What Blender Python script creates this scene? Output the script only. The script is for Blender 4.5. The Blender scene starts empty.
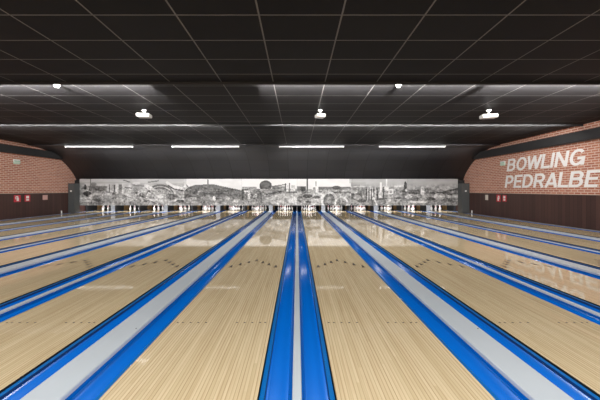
import bpy, bmesh, math, random
import numpy as np
from mathutils import Vector, Matrix
random.seed(7)
SC = bpy.context.scene
COL = SC.collection

# ---------------------------------------------------------------- camera, world, lights, exposure
CAMH = 1.412
cam = bpy.data.cameras.new('camera'); camo = bpy.data.objects.new('camera', cam); COL.objects.link(camo)
camo.location = (0, 0, CAMH); camo.rotation_euler = (math.pi/2, 0, 0)
cam.sensor_width = 36; cam.lens = 17.4; cam.shift_x = 3/600; cam.shift_y = -10.4/600
cam.clip_start = .05; cam.clip_end = 200
SC.camera = camo
w = bpy.data.worlds.new('world'); SC.world = w; w.use_nodes = True
w.node_tree.nodes['Background'].inputs[0].default_value = (.9, .95, 1, 1)
w.node_tree.nodes['Background'].inputs[1].default_value = .02
SC.view_settings.view_transform = 'Standard'; SC.view_settings.look = 'None'
SC.view_settings.gamma = 1; SC.view_settings.exposure = 0.0
SC.view_settings.use_curve_mapping = False

XL, XR, YB, YF = -13.8, 10.4, -7.0, 21.6          # side walls, wall behind the camera, far end
def ceil_z(y): return CAMH + 2.47 - .01*y

def area(name, loc, rot, sx, sy, power, color=(1, 1, 1)):
    l = bpy.data.lights.new(name, 'AREA'); l.shape = 'RECTANGLE'; l.size = sx; l.size_y = sy
    l.energy = power; l.color = color
    o = bpy.data.objects.new(name, l); COL.objects.link(o); o.location = loc; o.rotation_euler = rot
    return o
WARM = (1, .975, .935)
# ceiling panels over the approach, behind the camera
for y, p in ((-1.6, 620), (-4.6, 620)):
    for x in (-10.6, -5.0, 0.6, 6.2):
        area('approach_lamp', (x, y, ceil_z(y)-.08), (0, 0, 0), 3.4, .5, p*.56, WARM)
# strip lamps behind the two ceiling valances, washing ceiling and lanes
STRIPS = [(-12.9, -8.6), (-8.4, -3.4), (-.9, 4.2), (4.4, 9.6)]
for (y, pw) in ((6.47, 500), (10.54, 300)):
    for i, (a, b) in enumerate(STRIPS):
        if y > 8: a += .6; b += .6
        b = min(b, 9.6)
        area('cove_lamp', ((a+b)/2, y+.06, ceil_z(y)-.035), (math.radians(38), 0, 0), b-a, .04, pw*(b-a)/20, WARM)
        area('cove_lamp', ((a+b)/2, y+.03, ceil_z(y)-.040), (math.radians(122), 0, 0), b-a, .035, pw*(1.1 if y < 8 else .25)*(b-a)/20*(.8, 1, .55, 1.1)[i], (1, .975, .96))
        g = area('cove_lamp', ((a+b)/2, y+.03, ceil_z(y)-.045), (math.radians(94), 0, 0), b-a, .03, (125 if y < 8 else 40)*(b-a)/5*(1, 1.1, .8, 1)[i], (1, .985, .975))
        g.data.spread = math.radians(16)  # extra narrow beam, added only to stretch the glow farther along the ceiling

# ---------------------------------------------------------------- helpers
def tag(o, label=None, cat=None, group=None, kind=None):
    if label: o['label'] = label
    if cat: o['category'] = cat
    if group: o['group'] = group
    if kind: o['kind'] = kind
    return o
def empty(name, loc=(0, 0, 0), rz=0):
    o = bpy.data.objects.new(name, None); COL.objects.link(o); o.location = loc; o.rotation_euler = (0, 0, rz)
    o.empty_display_size = .1
    return o
def obj(name, bm, mats, parent=None, loc=(0, 0, 0), smooth=False):
    me = bpy.data.meshes.new(name)
    bmesh.ops.recalc_face_normals(bm, faces=bm.faces[:])
    bm.to_mesh(me); bm.free()
    for m in (mats if isinstance(mats, (list, tuple)) else [mats]): me.materials.append(m)
    if smooth:
        for p in me.polygons: p.use_smooth = True
    o = bpy.data.objects.new(name, me); COL.objects.link(o); o.location = loc
    if parent: o.parent = parent
    return o
def copy_tree(o, parent=None):
    c = o.copy(); COL.objects.link(c)
    if parent: c.parent = parent
    for ch in list(o.children): copy_tree(ch, c)
    return c
def box(bm, x0, x1, y0, y1, z0, z1, mi=0, bev=0):
    vs = [bm.verts.new((x, y, z)) for z in (z0, z1) for y in (y0, y1) for x in (x0, x1)]
    fs = []
    for q in ((0, 1, 3, 2), (4, 6, 7, 5), (0, 4, 5, 1), (2, 3, 7, 6), (0, 2, 6, 4), (1, 5, 7, 3)):
        f = bm.faces.new([vs[i] for i in q]); f.material_index = mi; fs.append(f)
    if bev:
        es = list({e for f in fs for e in f.edges})
        bmesh.ops.bevel(bm, geom=es, offset=bev, segments=2, affect='EDGES')
    return fs
def extrude_profile(bm, pts, y0, y1, mi=0):
    """closed x/z profile swept along y"""
    a = [bm.verts.new((p[0], y0, p[1])) for p in pts]; b = [bm.verts.new((p[0], y1, p[1])) for p in pts]
    n = len(pts)
    for i in range(n):
        f = bm.faces.new((a[i], a[(i+1) % n], b[(i+1) % n], b[i])); f.material_index = mi
    bm.faces.new(a); bm.faces.new(b[::-1])
def lathe(bm, prof, seg=16, mi=None, M=None):
    rings = []
    for r, z in prof:
        if r < 1e-5: rings.append([bm.verts.new((0, 0, z))])
        else: rings.append([bm.verts.new((r*math.cos(2*math.pi*k/seg), r*math.sin(2*math.pi*k/seg), z)) for k in range(seg)])
    new = [v for r in rings for v in r]
    for i in range(len(rings)-1):
        A, B = rings[i], rings[i+1]
        for k in range(seg):
            k2 = (k+1) % seg
            if len(A) == 1 and len(B) == 1: continue
            if len(A) == 1: f = bm.faces.new((A[0], B[k2], B[k]))
            elif len(B) == 1: f = bm.faces.new((A[k], A[k2], B[0]))
            else: f = bm.faces.new((A[k], A[k2], B[k2], B[k]))
            f.smooth = True
            if mi: f.material_index = mi(i)
    if M is not None: bmesh.ops.transform(bm, matrix=M, verts=new)
def BM(): return bmesh.new()

# ---------------------------------------------------------------- materials
def mat(name, color=(.5, .5, .5), rough=.5, spec=.5, metal=0, noise=0, nscale=6, emit=None, estr=0):
    m = bpy.data.materials.new(name); m.use_nodes = True
    nt = m.node_tree; b = nt.nodes['Principled BSDF']
    b.inputs['Base Color'].default_value = (*color, 1); b.inputs['Roughness'].default_value = rough
    b.inputs['Specular IOR Level'].default_value = spec; b.inputs['Metallic'].default_value = metal
    if noise:
        tc = nt.nodes.new('ShaderNodeTexCoord'); n = nt.nodes.new('ShaderNodeTexNoise'); n.inputs['Scale'].default_value = nscale
        n.inputs['Detail'].default_value = 5
        mx = nt.nodes.new('ShaderNodeMix'); mx.data_type = 'RGBA'
        mx.inputs[6].default_value = (*[c*(1-noise) for c in color], 1); mx.inputs[7].default_value = (*[min(1, c*(1+noise)) for c in color], 1)
        nt.links.new(tc.outputs['Object'], n.inputs['Vector']); nt.links.new(n.outputs['Fac'], mx.inputs[0])
        nt.links.new(mx.outputs[2], b.inputs['Base Color'])
    if emit: b.inputs['Emission Color'].default_value = (*emit, 1); b.inputs['Emission Strength'].default_value = estr
    return m
class NT:
    """tiny node helper"""
    def __init__(s, m): s.nt = m.node_tree; s.b = s.nt.nodes['Principled BSDF']
    def n(s, t, **kw):
        x = s.nt.nodes.new(t)
        for k, v in kw.items(): setattr(x, k, v)
        return x
    def l(s, a, b): s.nt.links.new(a, b)
    def m(s, op, a, b=None, c=None):
        x = s.n('ShaderNodeMath', operation=op)
        for i, v in enumerate((a, b, c)):
            if v is None: continue
            if isinstance(v, (int, float)): x.inputs[i].default_value = v
            else: s.l(v, x.inputs[i])
        return x.outputs[0]
    def mix(s, f, a, b):
        x = s.n('ShaderNodeMix', data_type='RGBA')
        for i, v in ((0, f), (6, a), (7, b)):
            if isinstance(v, (int, float)): x.inputs[i].default_value = v
            elif isinstance(v, tuple): x.inputs[i].default_value = (*v, 1)
            else: s.l(v, x.inputs[i])
        return x.outputs[2]
    def xyz(s, out):
        x = s.n('ShaderNodeSeparateXYZ'); s.l(out, x.inputs[0]); return x.outputs
    def comb(s, a, b, c):
        x = s.n('ShaderNodeCombineXYZ')
        for i, v in enumerate((a, b, c)):
            if isinstance(v, (int, float)): x.inputs[i].default_value = v
            else: s.l(v, x.inputs[i])
        return x.outputs[0]
    def noise(s, vec, scale, detail=3):
        x = s.n('ShaderNodeTexNoise'); x.inputs['Scale'].default_value = scale; x.inputs['Detail'].default_value = detail
        s.l(vec, x.inputs['Vector']); return x.outputs['Fac']

def grid_mat(name, tile, line, px, ox, py, oy, half, src='Object', rough=.35):
    """dark ceiling tiles with pale T-bar lines (pattern in metres)"""
    m = mat(name, tile, rough); k = NT(m)
    tc = k.n('ShaderNodeTexCoord'); o = k.xyz(tc.outputs[src])
    def dist(c, p, off):
        f = k.m('FRACT', k.m('DIVIDE', k.m('SUBTRACT', c, off), p))
        return k.m('MULTIPLY', k.m('MINIMUM', f, k.m('SUBTRACT', 1, f)), p)
    dx, dy = dist(o[0], px, ox), dist(o[1], py, oy)
    ln = k.m('LESS_THAN', k.m('MINIMUM', dx, k.m('MULTIPLY', dy, 1.15)), half)
    cell = k.comb(k.m('FLOOR', k.m('DIVIDE', k.m('SUBTRACT', o[0], ox), px)), k.m('FLOOR', k.m('DIVIDE', k.m('SUBTRACT', o[1], oy), py)), 0)
    wn = k.n('ShaderNodeTexWhiteNoise'); k.l(cell, wn.inputs['Vector'])
    base = k.mix(wn.outputs['Value'], tuple(c*.85 for c in tile), tuple(c*1.15 for c in tile))
    k.l(k.mix(ln, base, line), k.b.inputs['Base Color'])
    return m
M_ceil = grid_mat('black_ceiling_tiles', (.0128, .0122, .0126), (.125, .12, .115), 1.155, .625, .672, 4.036, .012, rough=.5)
M_ceil.node_tree.nodes['Principled BSDF'].inputs['Specular IOR Level'].default_value = .06
M_vault = grid_mat('dark_grey_vault_panels', (.038, .038, .041), (.013, .013, .013), 1.155, .625, .95, .35, .014, 'UV', rough=.5)
M_black = mat('matte_black', (.012, .012, .013), .6)
M_dark = mat('dark_charcoal', (.035, .036, .038), .5, noise=.15)
M_beam = mat('charcoal_beam', (.032, .032, .034), .5, noise=.3, nscale=2)
M_pillar = mat('grey_pillar', (.075, .08, .082), .5, noise=.1)
M_blue = mat('blue_plastic', (.0, .100, .44), .22, noise=.06, nscale=2)
M_lip = mat('mid_blue_lip', (.0, .13, .44), .3)
M_navy = mat('navy_groove', (.004, .03, .12), .4)
M_cap = mat('pale_grey_cap', (.50, .55, .60), .3, noise=.05, nscale=3)
M_white = mat('white_plastic', (.8, .8, .78), .35)
M_metal = mat('steel', (.55, .56, .57), .3, metal=.8)
M_pin = mat('white_pin_plastic', (.86, .86, .86), .2)
M_red = mat('red_stripe', (.6, .02, .02), .3)
M_sub = mat('dark_subfloor', (.03, .03, .03), .8)
M_ledge = mat('grey_ledge', (.34, .35, .34), .3, noise=.1, nscale=3)
M_arrow = mat('dark_brown_arrow', (.025, .014, .009), .3)
M_grey = mat('grey_laminate', (.26, .27, .285), .35, noise=.08)
M_tan = mat('tan_kickback', (.36, .22, .09), .45, noise=.35, nscale=5)
M_curt = mat('pit_curtain', (.03, .032, .035), .8)

def lane_material():
    m = mat('laminated_maple_lane', (.6, .45, .28), .045); k = NT(m)
    tc = k.n('ShaderNodeTexCoord'); oi = k.n('ShaderNodeObjectInfo')
    o = k.xyz(tc.outputs['Object'])
    x = k.m('ADD', o[0], k.m('MULTIPLY', k.m('FLOOR', k.m('MULTIPLY', oi.outputs['Random'], 97)), .0273*3))
    bw = .0273
    xi = k.m('FLOOR', k.m('DIVIDE', x, bw)); xf = k.m('FRACT', k.m('DIVIDE', x, bw))
    # staggered board lengths
    w1 = k.n('ShaderNodeTexWhiteNoise', noise_dimensions='1D'); k.l(xi, w1.inputs['W'])
    seg = k.m('FLOOR', k.m('ADD', k.m('DIVIDE', o[1], 1.7), k.m('MULTIPLY', w1.outputs['Value'], 9)))
    w2 = k.n('ShaderNodeTexWhiteNoise', noise_dimensions='2D'); k.l(k.comb(xi, seg, 0), w2.inputs['Vector'])
    base = k.mix(w2.outputs['Value'], (.585, .475, .295), (.68, .562, .37))
    g = k.noise(k.comb(k.m('MULTIPLY', x, 60), k.m('MULTIPLY', o[1], 1.3), oi.outputs['Random']), 1.0, 4)
    g2 = k.noise(k.comb(k.m('MULTIPLY', x, 170), k.m('MULTIPLY', o[1], 4), 3.1), 1.0, 2)
    base = k.mix(k.m('MULTIPLY', k.m('SMOOTH_MIN', k.m('MAXIMUM', k.m('MULTIPLY', k.m('SUBTRACT', g, .47), 5), 0), 1.0, .1), .40), base, (.46, .32, .18))
    base = k.mix(k.m('MULTIPLY', k.m('MAXIMUM', k.m('MULTIPLY', k.m('SUBTRACT', g2, .55), 4), 0), .35), base, (.42, .29, .16))
    seam = k.m('MULTIPLY', k.m('LESS_THAN', xf, .22), k.m('ADD', .45, k.m('MULTIPLY', w1.outputs['Value'], .75)))
    base = k.mix(k.m('MULTIPLY', seam, .68), base, (.34, .225, .12))
    k.l(base, k.b.inputs['Base Color'])
    return m
M_lane = lane_material()

def brick_material():
    m = mat('salmon_brick', (.5, .2, .15), .75); k = NT(m)
    tc = k.n('ShaderNodeTexCoord'); o = k.xyz(tc.outputs['Object'])
    v = k.comb(o[1], o[2], 0)
    b = k.n('ShaderNodeTexBrick'); k.l(v, b.inputs['Vector'])
    b.inputs['Scale'].default_value = 1; b.inputs['Brick Width'].default_value = .25; b.inputs['Row Height'].default_value = .088
    b.inputs['Mortar Size'].default_value = .015; b.inputs['Mortar Smooth'].default_value = .1; b.inputs['Bias'].default_value = 0
    b.inputs['Color1'].default_value = (.40, .125, .07, 1); b.inputs['Color2'].default_value = (.57, .225, .135, 1)
    b.inputs['Mortar'].default_value = (.76, .60, .50, 1)
    n = k.noise(v, 9, 5)
    k.l(k.mix(k.m('MULTIPLY', n, .45), b.outputs['Color'], (.26, .095, .07)), k.b.inputs['Base Color'])
    bp = k.n('ShaderNodeBump'); bp.inputs['Strength'].default_value = .4; bp.inputs['Distance'].default_value = .01
    bp.invert = True
    k.l(b.outputs['Fac'], bp.inputs['Height']); k.l(bp.outputs[0], k.b.inputs['Normal'])
    return m
M_brick = brick_material()

def wainscot_material():
    m = mat('dark_brown_wainscot', (.05, .025, .02), .45); k = NT(m)
    tc = k.n('ShaderNodeTexCoord'); o = k.xyz(tc.outputs['Object'])
    i = k.m('FLOOR', k.m('DIVIDE', o[1], .16)); f = k.m('FRACT', k.m('DIVIDE', o[1], .16))
    wn = k.n('ShaderNodeTexWhiteNoise', noise_dimensions='1D'); k.l(i, wn.inputs['W'])
    c = k.mix(wn.outputs['Value'], (.048, .022, .019), (.075, .036, .030))
    k.l(k.mix(k.m('LESS_THAN', f, .07), c, (.02, .01, .009)), k.b.inputs['Base Color'])
    return m
M_wains = wainscot_material()

def approach_material():
    m = mat('approach_boards', (.5, .38, .22), .15); k = NT(m)
    tc = k.n('ShaderNodeTexCoord'); o = k.xyz(tc.outputs['Object'])
    i = k.m('FLOOR', k.m('DIVIDE', o[0], .0273))
    wn = k.n('ShaderNodeTexWhiteNoise', noise_dimensions='1D'); k.l(i, wn.inputs['W'])
    k.l(k.mix(wn.outputs['Value'], (.42, .3, .17), (.6, .46, .29)), k.b.inputs['Base Color'])
    return m

# ---------------------------------------------------------------- room shell
Y0 = .95                    # foul line
ZB = -.10                   # top of the subfloor the lanes stand on
bm = BM(); box(bm, XL, XR, Y0, YF, ZB-.1, ZB); tag(obj('floor', bm, M_sub), kind='structure')
bm = BM(); box(bm, XL, XR, YB, Y0-.02, -.2, 0); tag(obj('floor', bm, approach_material()), kind='structure')
bm = BM(); box(bm, XL, XR, Y0-.02, Y0, -.2, 0); tag(obj('trim_1', bm, M_black), kind='structure')
# side ledges between outer gutter and wall
bm = BM(); box(bm, XL, -13.65, Y0, 20.3, ZB, -.004); tag(obj('trim_2', bm, M_ledge), kind='structure')
bm = BM(); box(bm, 10.23, XR, Y0, 20.3, ZB, -.004); tag(obj('trim_3', bm, M_ledge), kind='structure')
# ceiling (slightly falling towards the pins)
bm = BM()
vs = [bm.verts.new(p) for p in ((XL, YB, ceil_z(YB)), (XR, YB, ceil_z(YB)), (XR, YF, ceil_z(YF)), (XL, YF, ceil_z(YF)))]
vt = [bm.verts.new(v.co+Vector((0, 0, .2))) for v in vs]
bm.faces.new(vs); bm.faces.new(vt[::-1])
for i in range(4): bm.faces.new((vs[i], vs[(i+1) % 4], vt[(i+1) % 4], vt[i]))
tag(obj('ceiling', bm, M_ceil), kind='structure')
# valances
for n, y in ((4, 6.47), (5, 10.54)):
    bm = BM(); box(bm, XL, XR, y-.01, y+.01, ceil_z(y)-.06, ceil_z(y)+.02)
    tag(obj('trim_%d' % n, bm, M_black), kind='structure')
# side walls: wainscot, brick, charcoal beam
ZW = 1.22
for side, x0, x1 in (('left', XL-.2, XL), ('right', XR, XR+.2)):
    bm = BM(); box(bm, x0, x1, YB, YF, ZW, 4.1); tag(obj('wall_'+side, bm, M_brick), kind='structure')
    s = .02 if side == 'left' else -.02
    a, b = sorted((x0, x1))
    bm = BM(); box(bm, a + (0 if s > 0 else s), b + (s if s > 0 else 0), YB, YF, -.2, ZW); tag(obj('wall_'+side, bm, M_wains), kind='structure')
bm = BM(); box(bm, XL, XR, YB-.2, YB, -.2, 4.1); tag(obj('wall_back', bm, mat('pale_plaster', (.5, .46, .42), .8)), kind='structure')
bm = BM(); box(bm, XL, XR, YF, YF+.2, -.2, 4.1); tag(obj('wall_far', bm, M_black), kind='structure')
bm = BM(); box(bm, XL, XL+.22, YB, 17.05, 3.16, 3.53, bev=.03); tag(obj('trim_6', bm, M_beam), kind='structure')
bm = BM(); box(bm, XR-.22, XR, YB, 17.05, 3.16, 3.53, bev=.03); tag(obj('trim_7', bm, M_beam), kind='structure')
# curved vault panel that falls from the ceiling to the top of the mural
YM = 17.9; ZM0, ZM1 = .435, 2.07
ctrl = [(14.85, ceil_z(14.85)+.01), (15.6, 3.69), (16.3, 3.50), (16.98, 3.18), (17.45, 2.86), (17.8, 2.55), (18.05, 2.25), (18.18, ZM1-.06)]
def cr(p, n=5):
    out = []
    for i in range(len(p)-1):
        a = Vector(p[max(i-1, 0)]); b = Vector(p[i]); c = Vector(p[i+1]); d = Vector(p[min(i+2, len(p)-1)])
        for k in range(n):
            t = k/n
            out.append(.5*((2*b)+(c-a)*t+(2*a-5*b+4*c-d)*t*t+(-a+3*b-3*c+d)*t**3))
    out.append(Vector(p[-1])); return out
cv = cr(ctrl)
bm = BM(); uv = bm.loops.layers.uv.new('UVMap')
L = [0]
for i in range(1, len(cv)): L.append(L[-1]+(cv[i]-cv[i-1]).length)
A = [bm.verts.new((XL, p.x, p.y)) for p in cv]; B = [bm.verts.new((XR, p.x, p.y)) for p in cv]
for i in range(len(cv)-1):
    f = bm.faces.new((A[i], B[i], B[i+1], A[i+1])); f.smooth = True
    for lp, (u_, v_) in zip(f.loops, ((XL, L[i]), (XR, L[i]), (XR, L[i+1]), (XL, L[i+1]))): lp[uv].uv = (u_, v_)
vault = tag(obj('wall_vault', bm, M_vault), kind='structure')
sm = vault.modifiers.new('thickness', 'SOLIDIFY'); sm.thickness = .05; sm.offset = -1

# ---------------------------------------------------------------- lanes, gutters, dividers
LW, NW, WW = 1.066, .537, .75
PITCH = 2*LW+NW+WW
Y1 = 20.3
ORD = ['first', 'second', 'third', 'fourth', 'fifth', 'sixth', 'seventh', 'eighth']
lanes = []        # (x left, phrase)
for side, n in ((-1, 8), (1, 6)):
    for i in range(n):
        k, r = divmod(i, 2)
        a = k*PITCH + (NW/2 if r == 0 else NW/2+LW+WW)
        x0 = a if side > 0 else -(a+LW)
        lanes.append((x0, '%s lane %s of the central blue gutters' % (ORD[i], 'left' if side < 0 else 'right'), side, i))
root = empty('bowling_lane')
bm = BM(); fs = box(bm, 0, LW, Y0, Y1, ZB, 0)
for f in fs: f.material_index = 0 if f is fs[1] else 1
obj('lane_bed', bm, [M_lane, M_black], root)
BW = LW/39
def arrow_bm(x, y, s=1):
    bm = BM(); z0, z1 = -.002, .0006
    pts = [(-.031, -.085), (0, -.06), (.031, -.085), (.010, .085), (-.010, .085)]
    a = [bm.verts.new((x+p*s, y+q*s, z0)) for p, q in pts]; b = [bm.verts.new((x+p*s, y+q*s, z1)) for p, q in pts]
    bm.faces.new(b); bm.faces.new(a[::-1])
    for i in range(5): bm.faces.new((a[i], a[(i+1) % 5], b[(i+1) % 5], b[i]))
    return bm
for j in range(7):
    dx = (j-3)*5*BW
    obj('arrow_marker', arrow_bm(LW/2+dx, 5.80-abs(j-3)*.155), M_arrow, root)
for j in (3, 5, 8, 11, 14):
    for x in ((j-.5)*BW, LW-(j-.5)*BW):
        bm = BM(); bmesh.ops.create_cone(bm, cap_ends=True, segments=12, radius1=.0105, radius2=.0105, depth=.0026, matrix=Matrix.Translation((x, 3.08, -.0007)))
        obj('dot_marker', bm, M_arrow, root)
for i, (x0, ph, side, idx) in enumerate(lanes):
    o = root if i == 0 else copy_tree(root)
    o.location = (x0, 0, 0)
    tag(o, 'glossy striped beige maple bowling lane, the ' + ph, 'bowling lane', 'bowling lanes')

# gutter: lip beside the lane on its left (x = 0), trough, upstand beside the divider (x = w)
def gutter_bm(w, y1=Y1):
    top = [(.008, -.018), (.010, -.014), (.043, -.014), (.047, -.02), (.05, -.036)]
    n = 12; a, b = .05, w-.014
    for i in range(1, n):
        t = i/n; top.append((a+(b-a)*t, -.036-.026*math.sin(math.pi*t)**.75))
    top += [(b, -.034), (w-.009, -.014), (w-.0005, -.012)]
    pts = top+[(w-.0005, ZB), (.008, ZB)]
    bm = BM(); N = len(pts)
    A = [bm.verts.new((p[0], Y0, p[1])) for p in pts]; B = [bm.verts.new((p[0], y1, p[1])) for p in pts]
    for i in range(N):
        f = bm.faces.new((A[i], A[(i+1) % N], B[(i+1) % N], B[i]))
        if 4 <= i < len(top)-4: f.smooth = True
        f.material_index = 1 if i < 2 else 2 if i in (2, 3) else 0
    bm.faces.new(A); bm.faces.new(B[::-1])
    return bm
GN = (NW-.067)/2; GW = (WW-.27)/2
protoN = obj('gutter', gutter_bm(GN), [M_blue, M_lip, M_navy]); protoW = obj('gutter', gutter_bm(GW), [M_blue, M_lip, M_navy])
usedN = usedW = False
def put_gutter(x_lane_edge, direction, wide, label):
    global usedN, usedW
    if wide: o = protoW if not usedW else protoW.copy(); first = not usedW; usedW = True
    else: o = protoN if not usedN else protoN.copy(); first = not usedN; usedN = True
    if not first: COL.objects.link(o)
    o.location = (x_lane_edge, 0, 0); o.scale = (direction, 1, 1)
    tag(o, label, 'gutter', 'blue gutters')
for (x0, ph, side, idx) in lanes:
    inner = x0 if side > 0 else x0+LW; outer = x0+LW if side > 0 else x0
    iw = idx % 2 == 1; ow = not iw
    put_gutter(inner, -side, iw, 'blue gutter along the centre-facing side of the %s lane %s of centre' % (ORD[idx], 'left' if side < 0 else 'right'))
    put_gutter(outer, side, ow, 'blue gutter along the wall-facing side of the %s lane %s of centre' % (ORD[idx], 'left' if side < 0 else 'right'))

# narrow pale strips
def strip_bm(y1):
    bm = BM(); h = .0335
    extrude_profile(bm, [(-h+.0008, ZB), (-h+.0008, 0), (-h+.006, .006), (h-.006, .006), (h-.0008, 0), (h-.0008, ZB)], Y0, y1); return bm
proto = obj('divider_strip', strip_bm(Y1), M_cap)
names = {0: 'narrow pale divider strip between the two central blue gutters'}
for k in range(-3, 3):
    o = proto if k == -3 else proto.copy()
    if k != -3: COL.objects.link(o)
    o.location = (k*PITCH, 0, 0)
    sd = 'left' if k < 0 else 'right'; a = abs(k)*2
    tag(o, names[0] if k == 0 else 'narrow pale divider strip between the %s and %s lanes %s of centre' % (ORD[a-1], ORD[a], sd), 'divider', 'narrow divider strips')
# wide raised covers, with screws
root = empty('ball_return_cover')
bm = BM(); h = .135
extrude_profile(bm, [(-h+.001, ZB), (-h+.001, .012), (-h+.004, .018), (-h+.012, .022), (h-.012, .022), (h-.004, .018), (h-.001, .012), (h-.001, ZB)], Y0, 18.8)
obj('cover_plate', bm, M_cap, root)
for y in (2.9, 5.2, 7.6, 10.0, 12.4):
    for sx in ((1,) if y < 5 else (-1, 1)):
        bm = BM(); bmesh.ops.create_cone(bm, cap_ends=True, segments=10, radius1=.007, radius2=.005, depth=.003, matrix=Matrix.Translation((sx*.1, y, .0233)))
        obj('screw', bm, M_dark, root)
WX = []
for k in range(-4, 3):
    xc = k*PITCH+PITCH/2; WX.append(xc)
    o = root if k == -4 else copy_tree(root); o.location = (xc, 0, 0)
    a = (2*k if k >= 0 else -2*k-2); sd = 'right' if k >= 0 else 'left'
    tag(o, 'wide raised pale grey cover between the %s and %s lanes %s of centre' % (ORD[a], ORD[a+1], sd), 'divider cover', 'wide ball return covers')

# ---------------------------------------------------------------- pin decks: kickbacks, curtains, pins
YK = 18.9
def kick(x, hw, z0, fm, label, faces=(-1, 1)):
    r = empty('kickback', (x, 0, 0))
    bm = BM(); box(bm, -hw, hw, YK, 21.2, z0, .62); obj('wall_board', bm, M_black, r)
    bm = BM(); box(bm, -hw-.004, hw+.004, YK-.06, YK-.001, z0, .62, bev=.003); obj('front_post', bm, fm, r)
    for s in faces:
        bm = BM(); a, b = sorted((s*(hw+.0005), s*(hw+.010))); box(bm, a, b, 19.85, 20.45, .01, .5)
        obj('side_cushion', bm, M_tan, r)['label'] = 'tan side cushion'
    tag(r, label, 'kickback', 'kickback boards')
for k in range(-3, 3):
    a = abs(k)*2; sd = 'left' if k < 0 else 'right'
    kick(k*PITCH, .03, .0065, M_dark, 'thin dark kickback board between pins of the %s' % ('two central lanes' if k == 0 else '%s and %s lanes %s of centre' % (ORD[a-1], ORD[a], sd)))
for k, x in zip(range(-4, 3), WX):
    a = (2*k if k >= 0 else -2*k-2); sd = 'right' if k >= 0 else 'left'
    kick(x, .12, ZB, M_grey, 'thick grey-fronted kickback between the %s and %s lanes %s of centre' % (ORD[a], ORD[a+1], sd))
kick(-13.70, .03, 0, M_dark, 'dark end kickback board behind the left end pillar', (1,))
kick(10.28, .03, 0, M_dark, 'dark end kickback board behind the right end pillar', (-1,))
for (x0, ph, side, idx) in lanes:
    bm = BM(); n = 22
    a0, a1 = x0-.1, x0+LW+.1
    top, bot = [], []
    for i in range(n+1):
        t = i/n; yy = 20.75+.02*math.sin(i*1.9)
        top.append(bm.verts.new((a0+(a1-a0)*t, yy, .66))); bot.append(bm.verts.new((a0+(a1-a0)*t, yy, ZB+.002)))
    for i in range(n): bm.faces.new((bot[i], bot[i+1], top[i+1], top[i]))
    tag(obj('pit_curtain', bm, M_curt), 'dark curtain behind the pins of the %s lane %s of centre' % (ORD[idx], 'left' if side < 0 else 'right'), 'curtain', 'pit curtains')
    area('pin_lamp', (x0+LW/2, 18.35, .80), (math.radians(38), 0, 0), .95, .08, 24, (1, .99, 1))
bm = BM(); box(bm, XL, XR, 18.0, 18.06, .62, 2.0); box(bm, XL, XR, 18.06, YF, .95, 1.0)
tag(obj('trim_8', bm, M_black), kind='structure')

# pin profile (radius, z)
IN = .0254
prof = [(0, 0), (.98, 0), (1.02, .1), (1.41, .75), (1.797, 2.25), (1.965, 3.375), (2.0, 4.0), (2.383, 4.5)]
prof = [(0, 0), (1.0, 0), (1.06, .12), (1.414, .75), (1.955, 2.25), (2.255, 3.375), (2.383, 4.5), (2.28, 5.875), (1.8, 7.25), (1.3, 8.625),
        (1.0, 9.375), (.9, 10.0), (.93, 10.5), (.97, 10.875), (1.09, 11.75), (1.20, 12.625), (1.274, 13.5), (1.18, 14.1), (.85, 14.65), (.42, 14.93), (0, 15.0)]
bm = BM(); lathe(bm, [(r*IN, z*IN) for r, z in prof], 16, lambda i: 1 if i in (10, 12) else 0)
pin0 = obj('bowling_pin', bm, [M_pin, M_red])
POS = [(0, 0, 'head pin of the rack')]
S = .3048; R3 = S*math.sqrt(3)/2
POS += [(-S/2, R3, 'left pin of the second row'), (S/2, R3, 'right pin of the second row')]
POS += [(-S, 2*R3, 'left pin of the third row'), (0, 2*R3, 'middle pin of the third row'), (S, 2*R3, 'right pin of the third row')]
POS += [(-1.5*S, 3*R3, 'far left pin of the back row'), (-S/2, 3*R3, 'inner left pin of the back row'), (S/2, 3*R3, 'inner right pin of the back row'), (1.5*S, 3*R3, 'far right pin of the back row')]
used = False
for (x0, ph, side, idx) in lanes:
    for (px, py, pl) in POS:
        o = pin0 if not used else pin0.copy()
        if used: COL.objects.link(o)
        used = True
        o.location = (x0+LW/2+px, 19.25+py, 0)
        tag(o, 'white bowling pin, %s, %s lane %s of centre' % (pl, ORD[idx], 'left' if side < 0 else 'right'), 'bowling pin', 'bowling pins')

# ---------------------------------------------------------------- mural: seven printed masking panels
# the print is composed in its own 1-unit grid (79..457 across, 179.7..206.3 down), four cells per unit squared
SS = 2
PX0, PX1, PY0, PY1 = 79.0, 458.0, 179.6, 206.4
W_, H_ = int((PX1-PX0)*SS), int(round((PY1-PY0)*SS))
gx, gy = np.meshgrid(PX0+(np.arange(W_)+.5)/SS, PY0+(np.arange(H_)+.5)/SS)
rng = np.random.default_rng(5)
img = np.full((H_, W_), 150.0)
def smooth_noise(sx, sy, seed):
    r = np.random.default_rng(seed)
    nx, ny = int((PX1-PX0)/sx)+3, int((PY1-PY0)/sy)+3
    g = r.standard_normal((ny, nx))
    fx = (gx-PX0)/sx; fy = (gy-PY0)/sy
    ix, iy = fx.astype(int), fy.astype(int); tx, ty = fx-ix, fy-iy
    return (g[iy, ix]*(1-tx)*(1-ty)+g[iy, ix+1]*tx*(1-ty)+g[iy+1, ix]*(1-tx)*ty+g[iy+1, ix+1]*tx*ty)
N1 = smooth_noise(1.1, .9, 1); N2 = smooth_noise(3, 1.6, 2); N3 = smooth_noise(7, 3, 3); N4 = smooth_noise(.8, 2.2, 4)
def put(mask, v, a=1.0):
    img[mask] = img[mask]*(1-a)+v*a
def rect(x0, y0, x1, y1, v, a=1.0): put((gx >= x0) & (gx < x1) & (gy >= y0) & (gy < y1), v, a)
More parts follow.
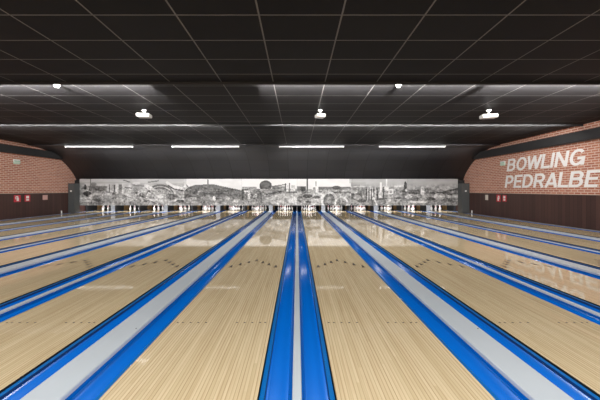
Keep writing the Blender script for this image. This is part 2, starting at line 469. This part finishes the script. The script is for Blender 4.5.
def ell(cx, cy, rx, ry, v, a=1.0, ymax=999): put((((gx-cx)/rx)**2+((gy-cy)/ry)**2 <= 1) & (gy < ymax), v, a)
def below(pts, v, x0=None, x1=None, a=1.0, y1=999):
    xs, ys = zip(*pts); e = np.interp(gx, xs, ys)
    put((gy >= e) & (gx >= (xs[0] if x0 is None else x0)) & (gx < (xs[-1] if x1 is None else x1)) & (gy < y1), v, a)
def line(pts, wd, v, a=1.0):
    for (x0, y0), (x1, y1) in zip(pts, pts[1:]):
        dx, dy = x1-x0, y1-y0; t = np.clip(((gx-x0)*dx+(gy-y0)*dy)/(dx*dx+dy*dy+1e-9), 0, 1)
        put(np.hypot(gx-x0-t*dx, gy-y0-t*dy) <= wd/2, v, a)
# skies
rect(79, 179, 131, 186.5, 195); rect(79, 186.5, 131, 207, 165)
rect(131, 179, 186, 207, 178)
rect(184, 179, 242, 207, 228); rect(241.5, 179, 297, 207, 238); rect(297, 179, 351, 207, 234); rect(351, 179, 408, 207, 188); rect(407, 179, 459, 207, 180)
# 1 boulevard with column
rect(79, 183, 131, 184, 180); line([(90, 179), (90, 187)], 1.2, 130); ell(84.6, 188, 1.4, 2.8, 65); rect(88, 187, 106, 191.6, 118); rect(94, 188.5, 104, 191, 95)
rect(79, 184, 84, 192, 150, .6); ell(93, 185, 3, 2, 150); ell(86.5, 194.6, 4.5, 2.4, 82); ell(81, 196, 2, 1.5, 190)
ell(97, 197.5, 9, 3, 190); ell(98, 198.5, 7, 2.4, 160); rect(79, 198, 92, 200.5, 205); rect(79, 201, 96, 203, 190); ell(97, 201, 4, 1.6, 120); rect(79, 203.5, 99, 205, 150)
rect(107, 184.5, 113, 193, 190); rect(108.7, 185, 109.4, 193, 120); rect(113.3, 185.5, 115.2, 193, 105); rect(115.2, 184, 118, 195, 215); rect(118.3, 185, 121.5, 192, 130)
rect(122, 183.5, 131, 200, 205); line([(123.5, 181), (129, 182.6)], .9, 110); line([(125, 188.2), (131, 189)], 1, 110); line([(122, 196), (131, 199)], 1, 150)
below([(100, 194), (110, 195), (122, 197), (131, 199)], 165, a=.8); ell(108, 195.5, 4, 1.3, 210); ell(119, 201, 5, 2, 190)
# 2 stadium on the slope
rect(131, 179, 186, 184, 198); line([(148, 183), (158, 181.5)], 1.4, 140); line([(133, 186), (145, 187)], 1.6, 135); ell(136, 184, 4, 1.4, 215)
ell(160, 197, 14, 12, 120); ell(160, 198.5, 14, 11.5, 190); ell(160, 199.5, 12.5, 11.5, 112); ell(160, 200.5, 13, 11, 180); rect(140, 199, 186, 207, 172)
line([(146, 186.5), (151, 190), (160, 197)], 4.2, 208); line([(167, 183.5), (172, 187), (182, 189.5), (190, 186)], 3.0, 222); line([(168, 186.3), (174, 190), (183, 191.5)], 1.3, 95)
ell(171.5, 197.5, 6.3, 3, 128); rect(163.5, 190, 164.5, 200, 150); line([(139.5, 196), (147, 200), (156, 205)], 1.4, 85); line([(132, 200), (141, 192), (146, 196)], 1.2, 215)
below([(131, 190), (140, 190), (150, 196), (156, 203)], 160, a=.45)
for _ in range(26):
    x = rng.uniform(132, 153); y = rng.uniform(189, 203); ell(x, y, rng.uniform(.5, 1.2), rng.uniform(.4, .9), rng.choice([70, 90, 225, 210]))
line([(150, 201), (170, 202), (186, 200)], 2, 205); ell(180, 202, 4, 1.5, 100)
# 3 wooded hill with a spire
hill = [(184, 192), (188, 188), (195, 185.7), (206, 185.2), (214, 185.2), (222, 187), (232, 189.2), (243, 191.3)]
below(hill, 118, 184, 243); line([(207.6, 181), (207.8, 186)], 1.5, 135); line([(184, 183), (188, 188)], 1.2, 150); rect(184, 179, 186, 186, 205)
below([(184, 199), (200, 198), (215, 197.5), (243, 197)], 158, 184, 243, .75); rect(198, 191.6, 203, 193.2, 178); ell(214, 199.5, 1.5, 2.6, 225); rect(190, 198, 197, 201, 185)
line([(205, 194.5), (225, 195)], 1.6, 92); rect(184, 202.5, 243, 206.5, 180, .6); ell(236, 202, 2.6, 1.6, 215); ell(228, 199.5, 2.2, .9, 205)
# 4 round tower and square
rect(241.5, 189.5, 297, 207, 152); rect(242, 187.4, 256.5, 190, 160); rect(241.5, 190.2, 248, 191.3, 92); ell(265.6, 186.6, 6.2, 5.5, 92); ell(265, 185.5, 4.6, 2.4, 118); rect(261, 190, 271, 194, 150)
rect(272, 187, 286, 189.6, 122); line([(272, 187.2), (286, 185.3)], 1, 110); rect(241.5, 191.5, 262, 200.5, 128); rect(241.5, 190, 243.5, 201, 90)
rect(244, 191.8, 252, 193, 225); rect(247.5, 194.5, 250, 200, 215)
for _ in range(20): ell(rng.uniform(245, 268), rng.uniform(192, 200), rng.uniform(.5, 1.1), rng.uniform(.5, 1.3), rng.choice([215, 200, 85]))
below([(262, 200), (272, 197), (286, 193.5), (297, 194)], 188, 262, 297); line([(266, 195.5), (283, 192)], 1.5, 100)
line([(285.7, 184.3), (285.7, 192)], .9, 70); line([(289.4, 184), (289.4, 192.5)], 1.1, 110); rect(287, 186, 288.6, 192, 210); rect(291, 186, 295, 192, 205); rect(286, 193, 297, 193.9, 110); rect(289.5, 196, 295.5, 203, 212)
rect(241.5, 203, 275, 206.5, 160)
# 5 chimney, boats, arches
rect(297, 190, 351, 207, 178); rect(297, 187.3, 306, 191.5, 130); ell(303, 190, 2.6, 2.6, 88); rect(318, 187.5, 351, 190.8, 132); ell(336.5, 188.6, 4.3, 2, 85); line([(307.2, 179), (307.2, 191)], 1.6, 85)
rect(315.3, 185.5, 318.3, 193.5, 238); line([(316, 182.5), (316, 187)], .8, 150); rect(313, 188, 315.3, 192.5, 150); rect(318.5, 192, 322, 193, 110)
ell(307.5, 197, 4.8, 2.1, 92); ell(306, 193.2, 5, .9, 150); ell(316.5, 198.3, 3.8, 1.2, 88); ell(300, 200, 3, 3, 130); ell(310, 203, 5, 1.4, 120); rect(311, 200, 320, 206, 215, .7)
ell(329, 201, 8.3, 9, 218, 1, 207); ell(329.2, 202, 5.9, 7.6, 128); ell(328.5, 201, 3, 3.6, 160); ell(341.5, 203.3, 6.8, 6.3, 212); ell(341.5, 204, 5.2, 4.9, 140)
line([(334, 193.3), (351, 193)], 1.2, 110); line([(338, 196), (351, 195)], 1.0, 205); rect(349.5, 179, 351, 184, 205)
# 6 spires
rect(351, 183, 366, 188, 178); rect(351, 188, 408, 207, 155); line([(351, 187.8), (366, 187.5)], .8, 215); ell(357, 197, 5.5, 4.6, 125); ell(357, 198, 3.6, 2.6, 175); ell(362, 202, 4.5, 1.7, 95)
ell(354, 193.5, 3, 1, 205)
for x in (366.5, 369, 371.5, 374, 377.6): line([(x, 190), (x, 201)], 1.3, 88)
for x, y in ((367.8, 188), (370.3, 187), (372.7, 189), (375.3, 188)): line([(x, y), (x, 200)], 1.1, 205)
line([(381, 184), (381, 194)], 2.2, 232); ell(381, 196, 2.4, 4, 222); line([(386.6, 180), (386.6, 190)], 1.5, 225); ell(386.6, 189.5, 2.4, 3, 215); line([(383.8, 188), (383.8, 200)], 1.2, 120)
rect(388.5, 190, 393.6, 195, 226); rect(390, 191, 392.5, 194, 160); line([(378, 200), (408, 199)], 1.2, 110); ell(392, 201.5, 8, 2, 180); ell(405.7, 188, 1.6, 6, 78); ell(404.5, 193, 2.5, 3, 100)
line([(374, 199), (377, 206)], 1.6, 220); rect(393, 186, 402, 188, 205)
# 7 city roofs
rect(407, 184, 459, 207, 158); rect(407, 184.2, 459, 190, 176); rect(409, 190.5, 420, 195, 112); rect(421, 187.6, 424.6, 195.5, 218); rect(424.6, 189, 431, 193, 150); rect(426, 192.6, 450, 195, 105)
line([(444, 193), (458, 189.5)], 1.6, 100); ell(439.5, 197.5, 5.5, 3.6, 202); ell(431, 200, 4.5, 1.8, 90); ell(408.5, 198, 3.5, 2, 198); ell(416, 200.5, 5, 1.6, 120); rect(408, 202, 428, 204, 212); rect(448, 196, 458, 199, 195)
line([(448, 195.6), (458, 194)], 1, 95); ell(406.5, 191, 1, 1.4, 225); ell(448, 201, 5, 1.8, 125)
sky = np.zeros_like(img)
sky[(img > 225) & (gy < 190)] = 1; sky[(gy < 183.5) & (gx < 243)] = .75; sky[(gy < 184) & (gx > 351)] = .85
busy = np.clip((gy-184)/6, 0, 1)*(1-sky)
img += busy*(N1*24+N2*15+N4*11)+(1-sky*.6)*N3*7+N2*2
img = 128+(img-128)*1.12
img = np.clip(img, 28, 250)
lin = (img/255)
lin = np.where(lin <= .04045, lin/12.92, ((lin+.055)/1.055)**2.4)**1.12*.93
mm = mat('black_and_white_city_print', (.5, .5, .5), .45); k = NT(mm)
at_ = k.n('ShaderNodeVertexColor'); at_.layer_name = 'print'; k.l(at_.outputs['Color'], k.b.inputs['Base Color'])
seams = [-13.42, -3*PITCH, -2*PITCH, -PITCH, 0, PITCH, 2*PITCH, 9.93]
mlabels = ['black-and-white city mural panel with a column and pale towers, leftmost beside the wall',
           'black-and-white mural panel with a curved stadium stand on a slope',
           'black-and-white mural panel showing a dark wooded hill with a small spire',
           'black-and-white mural panel showing a dark round dome-topped tower',
           'black-and-white mural panel with a tall dark chimney and two pale arches',
           'black-and-white mural panel with pale church spires above roofs',
           'black-and-white mural panel of crowded city roofs, rightmost beside the grey pillar']
X0m, X1m = seams[0], seams[-1]
for i in range(7):
    a, b = seams[i]+.003, seams[i+1]-.003
    r = empty('mural_panel', ((a+b)/2, YM, ZM0))
    tag(r, mlabels[i], 'mural panel', 'city mural panels above the pins')
    c0 = int(round((seams[i]-X0m)/(X1m-X0m)*W_)); c1 = int(round((seams[i+1]-X0m)/(X1m-X0m)*W_))
    nc = c1-c0; hh = ZM1-ZM0
    xs = np.linspace(a, b, nc+1)-(a+b)/2; zs = np.linspace(hh, 0, H_+1)
    verts = [(x, -.001, z) for z in zs for x in xs]
    faces = [(q*(nc+1)+p, (q+1)*(nc+1)+p, (q+1)*(nc+1)+p+1, q*(nc+1)+p+1) for q in range(H_) for p in range(nc)]
    me = bpy.data.meshes.new('printed_face'); me.from_pydata(verts, [], faces)
    ca = me.color_attributes.new('print', 'FLOAT_COLOR', 'CORNER')
    v = lin[:, c0:c1].reshape(-1); v4 = np.repeat(v, 4); arr = np.stack([v4, v4, v4, np.ones_like(v4)], 1).astype(np.float32)
    ca.data.foreach_set('color', arr.reshape(-1)); me.materials.append(mm)
    po = bpy.data.objects.new('printed_face', me); COL.objects.link(po); po.parent = r
    bm = BM(); box(bm, a-(a+b)/2, b-(a+b)/2, 0, .05, 0, hh); obj('backing_board', bm, M_dark, r)

# ---------------------------------------------------------------- pillars at the ends of the mural
for x0, x1, sd in ((XL+.02, -13.40, 'left'), (9.92, XR-.02, 'right')):
    r = empty('end_pillar', ((x0+x1)/2, 17.8, 0))
    h = (x1-x0)/2
    bm = BM(); box(bm, -h, h, -.35, .085, 0.006, 1.79, bev=.01); obj('pillar_body', bm, M_pillar, r)
    s = 1
    bm = BM(); box(bm, -.045, .045, -.38, -.35, 1.28, 1.37, bev=.008)
    obj('sensor', bm, M_white, r)['label'] = 'small white square sensor'
    tag(r, 'grey end pillar closing the %s end of the mural beside the brick wall' % sd, 'pillar', 'grey end pillars')
# small white posts standing on the side ledges
for x, y, sd in ((-13.72, 16.9, 'left'), (10.31, 17.1, 'right')):
    r = empty('marker_post', (x, y, -.004))
    bm = BM(); box(bm, -.045, .045, -.03, .03, 0, .02, bev=.004); obj('foot', bm, M_metal, r)
    bm = BM(); box(bm, -.028, .028, -.02, .02, .02, .19, bev=.006); obj('post', bm, M_white, r)
    tag(r, 'small white post on the ledge at the foot of the %s grey pillar' % sd, 'post', 'small white posts')

# ---------------------------------------------------------------- linear lamps in front of the vault
M_tube = mat('lit_tube', (.6, .6, .6), .4, emit=(1, .99, .96), estr=.40)
M_hous = mat('grey_housing', (.2, .2, .2), .4)
tl = ['leftmost long white tube lamp under the ceiling, near the left brick wall', 'second long white tube lamp from the left, above the wooded hill mural',
      'third long white tube lamp from the left, above the central gutters', 'rightmost long white tube lamp, above the church spires and roofs mural']
for (pa, pb), lab in zip(((65, 133), (172, 239), (279, 344), (379, 445)), tl):
    y = 14.95; s_ = 290/y; xa, xb = (pa-297)/s_, (pb-297)/s_; zc = CAMH+(189.6-146.8)/s_
    r = empty('tube_lamp', ((xa+xb)/2, y, zc)); hl = (xb-xa)/2
    bm = BM(); box(bm, -hl, hl, -.03, .03, .03, .065, bev=.005); obj('housing', bm, M_hous, r)
    for e in (-1, 1):
        bm = BM(); box(bm, min(e*hl, e*(hl-.05)), max(e*hl, e*(hl-.05)), -.035, .035, -.035, .03, bev=.006); obj('end_cap', bm, M_white, r)
        bm = BM(); box(bm, e*hl*.6-.012, e*hl*.6+.012, -.012, .012, .065, ceil_z(y)-zc+.002); obj('mounting_bracket', bm, M_metal, r)
    bm = BM(); lathe(bm, [(0, -(hl-.05)), (.028, -(hl-.05)), (.028, hl-.05), (0, hl-.05)], 10, M=Matrix.Rotation(math.pi/2, 4, 'Y'))
    obj('tube', bm, M_tube, r)
    area('wall_washer', ((xa+xb)/2, y+.05, zc+.01), (math.radians(52), 0, 0), xb-xa-.2, .05, 39, (.98, .99, 1))
    tag(r, lab, 'tube lamp', 'tube lamps below the ceiling edge')

# ---------------------------------------------------------------- ceiling projectors
PJ = [(144.2, 115.5, .37, 'white ceiling projector hanging left, above the outer left lanes', .08),
      (320.2, 115.8, .27, 'white compact ceiling projector hanging just right of centre', .25),
      (488.6, 116.3, .42, 'white wide ceiling projector hanging right, toward the brick wall with lettering', -.18)]
for px, py, wd, lab, rz in PJ:
    y = 8.7; s_ = 290/y; x = (px-297)/s_; zc = CAMH+(189.6-py)/s_
    r = empty('projector', (x, y, ceil_z(y)), rz); dz = zc-ceil_z(y)
    bm = BM(); lathe(bm, [(0, 0), (.065, 0), (.06, -.025), (.03, -.06), (0, -.062)][::-1], 16); obj('ceiling_mount', bm, M_white, r)
    bm = BM(); lathe(bm, [(0, dz+.04), (.018, dz+.04), (.018, -.05), (0, -.05)], 12); obj('stem', bm, M_white, r)
    bm = BM(); box(bm, -wd/2, wd/2, -.13, .13, dz-.055, dz+.045, bev=.014); obj('body', bm, M_white, r)
    bm = BM(); lathe(bm, [(0, -.005), (.036, -.005), (.036, .03), (.028, .03), (.024, .012), (0, .008)], 16,
                     M=Matrix.Translation((-wd*.22, .13, dz)) @ Matrix.Rotation(-math.pi/2, 4, 'X')); obj('lens', bm, M_dark, r)
    bm = BM()
    for q in range(5): box(bm, wd*.08+q*.022, wd*.08+q*.022+.009, -.1325, -.129, dz-.025, dz+.02)
    obj('vent', bm, M_dark, r)
    tag(r, lab, 'projector', 'ceiling projectors')
# small lit spots beside the first valance
M_lens = mat('lit_lens', (.9, .9, .9), .3, emit=(1, 1, .98), estr=1.2)
for px, lab in ((57, 'small round lit ceiling spotlight near the left brick wall'), (398.4, 'small round lit ceiling spotlight right of centre')):
    y = 6.62; s_ = 290/y; x = (px-297)/s_
    r = empty('ceiling_spotlight', (x, y, ceil_z(y)))
    bm = BM(); lathe(bm, [(0, 0), (.058, 0), (.06, -.03), (.05, -.045), (0, -.046)][::-1], 20); obj('base', bm, M_white, r)
    bm = BM(); lathe(bm, [(0, -.046), (.045, -.046), (.04, -.07), (0, -.078)][::-1], 16); obj('lit_lens', bm, M_lens, r)
    tag(r, lab, 'spotlight', 'small ceiling spotlights')

# ---------------------------------------------------------------- things on the side walls
def emergency(x, y, z, sx, lab):
    r = empty('emergency_light', (x, y, z))
    bm = BM(); box(bm, min(0, sx*.05), max(0, sx*.05), -.17, .17, -.03, .11, bev=.01); obj('housing', bm, M_white, r)
    bm = BM()
    pts = [(-.17, -.03), (.17, -.03), (.13, -.12), (-.13, -.12)]
    A = [bm.verts.new((0, p, q)) for p, q in pts]; B = [bm.verts.new((sx*.06, p*.96, q)) for p, q in pts]
    bm.faces.new(A); bm.faces.new(B[::-1])
    for i in range(4): bm.faces.new((A[i], A[(i+1) % 4], B[(i+1) % 4], B[i]))
    obj('diffuser', bm, mat('pale_green_diffuser', (.55, .72, .6), .3), r)
    bm = BM(); box(bm, min(sx*.05, sx*.053), max(sx*.05, sx*.053), -.15, .15, .0, .035)
    obj('indicator_strip', bm, mat('green_strip', (.25, .6, .42), .3), r)['label'] = 'green strip'
    tag(r, lab, 'emergency light', 'emergency lights')
emergency(XL, 14.25, 2.79, 1, 'white and green emergency light high on the left brick wall')
emergency(XR, 14.62, 2.74, -1, 'white and green emergency light just before the word BOWLING')
M_signred = mat('sign_red', (.55, .03, .05), .4); M_pink = mat('pale_pink_plate', (.62, .38, .34), .5); M_cream = mat('cream_plate', (.66, .6, .54), .5)
def wsign(x, sx, y, z, wy, hz, m, lab, picto=None, name='wall_sign', cat='wall sign', grp=None):
    r = empty(name, (x, y, z))
    bm = BM(); box(bm, min(0, sx*.012), max(0, sx*.012), -wy/2, wy/2, -hz/2, hz/2); obj('plate', bm, m, r)
    a, b = sorted((sx*.0121, sx*.016))
    if picto:
        bm = BM()
        for (y0, y1, z0, z1) in picto: box(bm, a, b, y0*wy, y1*wy, z0*hz, z1*hz)
        obj('pictogram', bm, M_white, r)['label'] = 'white pictogram'
    tag(r, lab, cat, grp)
EXT = [(-.12, .22, -.36, .12), (-.03, .12, .12, .28), (-.25, .12, .22, .36), (-.3, -.2, -.1, .22)]
HOSE = [(-.26, .26, -.02, .36), (-.26, .26, -.36, -.12)]
XLW, XRW = XL+.02, XR-.02
wsign(XLW, 1, 14.28, .97, .34, .34, M_signred, 'red fire sign with white pictogram, nearer one on the left dark wainscot', EXT, grp='red fire signs')
wsign(XLW, 1, 14.82, .97, .30, .34, M_signred, 'red fire sign with white blocks, farther one on the left dark wainscot', HOSE, grp='red fire signs')
wsign(XLW, 1, 15.86, .985, .30, .26, M_pink, 'plain pale pink plate on the left dark wainscot')
wsign(XRW, -1, 15.86, .985, .22, .28, M_cream, 'plain cream plate on the right dark wainscot')
wsign(XRW, -1, 14.93, .965, .28, .36, M_signred, 'red fire sign with white pictogram, farther one on the right dark wainscot', EXT, grp='red fire signs')
wsign(XRW, -1, 14.50, .975, .26, .32, M_signred, 'red fire sign with pale blocks, nearer one on the right dark wainscot', HOSE, grp='red fire signs')

# ---------------------------------------------------------------- lettering on the right brick wall
M_let = mat('white_lettering', (.86, .85, .85), .45)
def arc(cx, cy, rx, ry, a0, a1, n=12):
    return [(cx+rx*math.cos(math.radians(a0+(a1-a0)*i/n)), cy+ry*math.sin(math.radians(a0+(a1-a0)*i/n))) for i in range(n+1)]
T = .165; H0, H1 = T/2, 1-T/2
# centre lines of each letter (cap height 1), stroke width T; (width, strokes)
GL = {
 'B': (.72, [[(H0, 0), (H0, 1)], [(H0, H1)]+arc(.40, (H1+.53)/2, .20, (H1-.53)/2, 90, -90)+[(H0, .53)], [(H0, .53)]+arc(.40, (H0+.53)/2, .235, (.53-H0)/2, 90, -90)+[(H0, H0)]]),
 'O': (.82, [arc(.41, .5, .41-H0, .5-H0+.01, 90, 450, 32)]),
 'W': (1.08, [[(.07, 1), (.30, .02)], [(.30, .02), (.54, .98)], [(.54, .98), (.78, .02)], [(.78, .02), (1.01, 1)]]),
 'L': (.60, [[(H0, 1), (H0, H0), (.60, H0)]]),
 'I': (.17, [[(H0, 0), (H0, 1)]]),
 'N': (.76, [[(H0, 0), (H0, 1)], [(H0+.01, .96), (.76-H0-.01, .04)], [(.76-H0, 0), (.76-H0, 1)]]),
 'G': (.82, [arc(.41, .5, .41-H0, .5-H0+.01, 42, 325, 26), [(.43, .44), (.82-H0, .44), (.82-H0, .02)]]),
 'P': (.68, [[(H0, 0), (H0, 1)], [(H0, H1)]+arc(.38, (H1+.42)/2, .22, (H1-.42)/2, 90, -90)+[(H0, .42)]]),
 'E': (.62, [[(.62, H1), (H0, H1), (H0, H0), (.62, H0)], [(H0, .51), (.57, .51)]]),
 'D': (.76, [[(H0, 0), (H0, 1)], [(H0, H1)]+arc(.33, .5, .345, .5-H0, 90, -90, 18)+[(H0, H0)]]),
 'R': (.74, [[(H0, 0), (H0, 1)], [(H0, H1)]+arc(.40, (H1+.46)/2, .22, (H1-.46)/2, 90, -90)+[(H0, .46)], [(.40, .46), (.64, 0)]]),
 'A': (.80, [[(.08, 0), (.40, .98)], [(.40, .98), (.72, 0)], [(.17, .27), (.63, .27)]]),
 'S': (.68, [arc(.34, .735, .34-H0, .265-H0, 20, 270, 16)+arc(.34, .27, .34-H0, .27-H0, 90, -160, 16)]),
}
def stroke(bm, pts, t, f):
    """mitred band along pts, as a thin solid; f maps (u, v, depth) to the wall"""
    n = len(pts); closed = math.dist(pts[0], pts[-1]) < 1e-4
    P = [Vector(p) for p in (pts[:-1] if closed else pts)]; n = len(P); Lp, Rp = [], []
    for i in range(n):
        a = P[(i-1) % n] if (i or closed) else None; b = P[(i+1) % n] if (i < n-1 or closed) else None
        d1 = (P[i]-a).normalized() if a is not None else None; d2 = (b-P[i]).normalized() if b is not None else None
        if d1 is None: d1 = d2
        if d2 is None: d2 = d1
        n1 = Vector((-d1.y, d1.x)); n2 = Vector((-d2.y, d2.x)); m = (n1+n2).normalized(); k = t/2/max(.4, m.dot(n1))
        Lp.append(P[i]+m*k); Rp.append(P[i]-m*k)
    V = [[bm.verts.new(f(q.x, q.y, d)) for q in A] for A in (Lp, Rp) for d in (0, 1)]
    L0, L1, R0, R1 = V
    rng_ = range(n) if closed else range(n-1)
    for i in rng_:
        j = (i+1) % n
        for q in ((L1[i], L1[j], R1[j], R1[i]), (L0[i], R0[i], R0[j], L0[j]), (L0[i], L0[j], L1[j], L1[i]), (R0[i], R1[i], R1[j], R0[j])): bm.faces.new(q)
    if not closed:
        for i in (0, n-1): bm.faces.new((L0[i], L1[i], R1[i], R0[i]))
def lettering(text, y_start, zbase, height, total, label, shear=.2):
    root = empty('wall_lettering', (XR, y_start, zbase)); cur = 0; offs = []
    for k_, ch in enumerate(text):
        nx = text[k_+1] if k_+1 < len(text) else ''
        offs.append(cur); cur += GL[ch][0]+(.035 if 'A' in (ch, nx) or ch == 'L' or ch == 'W' or nx == 'W' else .105)
    sx = total/cur
    for q, (ch, off) in enumerate(zip(text, offs)):
        bm = BM()
        for w_, st in enumerate(GL[ch][1]):
            dd = .012+.0006*w_+.0001*(q % 2)
            stroke(bm, st, T, lambda u, v, d: (-.001-dd*d, -((u+off)*sx+v*height*shear), v*height))
        obj('letter', bm, M_let, root)
    tag(root, label, 'lettering', 'white wall lettering')
lettering('BOWLING', 14.37, 2.31, .60, 3.93, 'large white italic word BOWLING, upper line on the right brick wall')
lettering('PEDRALBES', 14.51, 1.50, .60, 5.12, 'large white italic word PEDRALBES, lower line on the right brick wall')
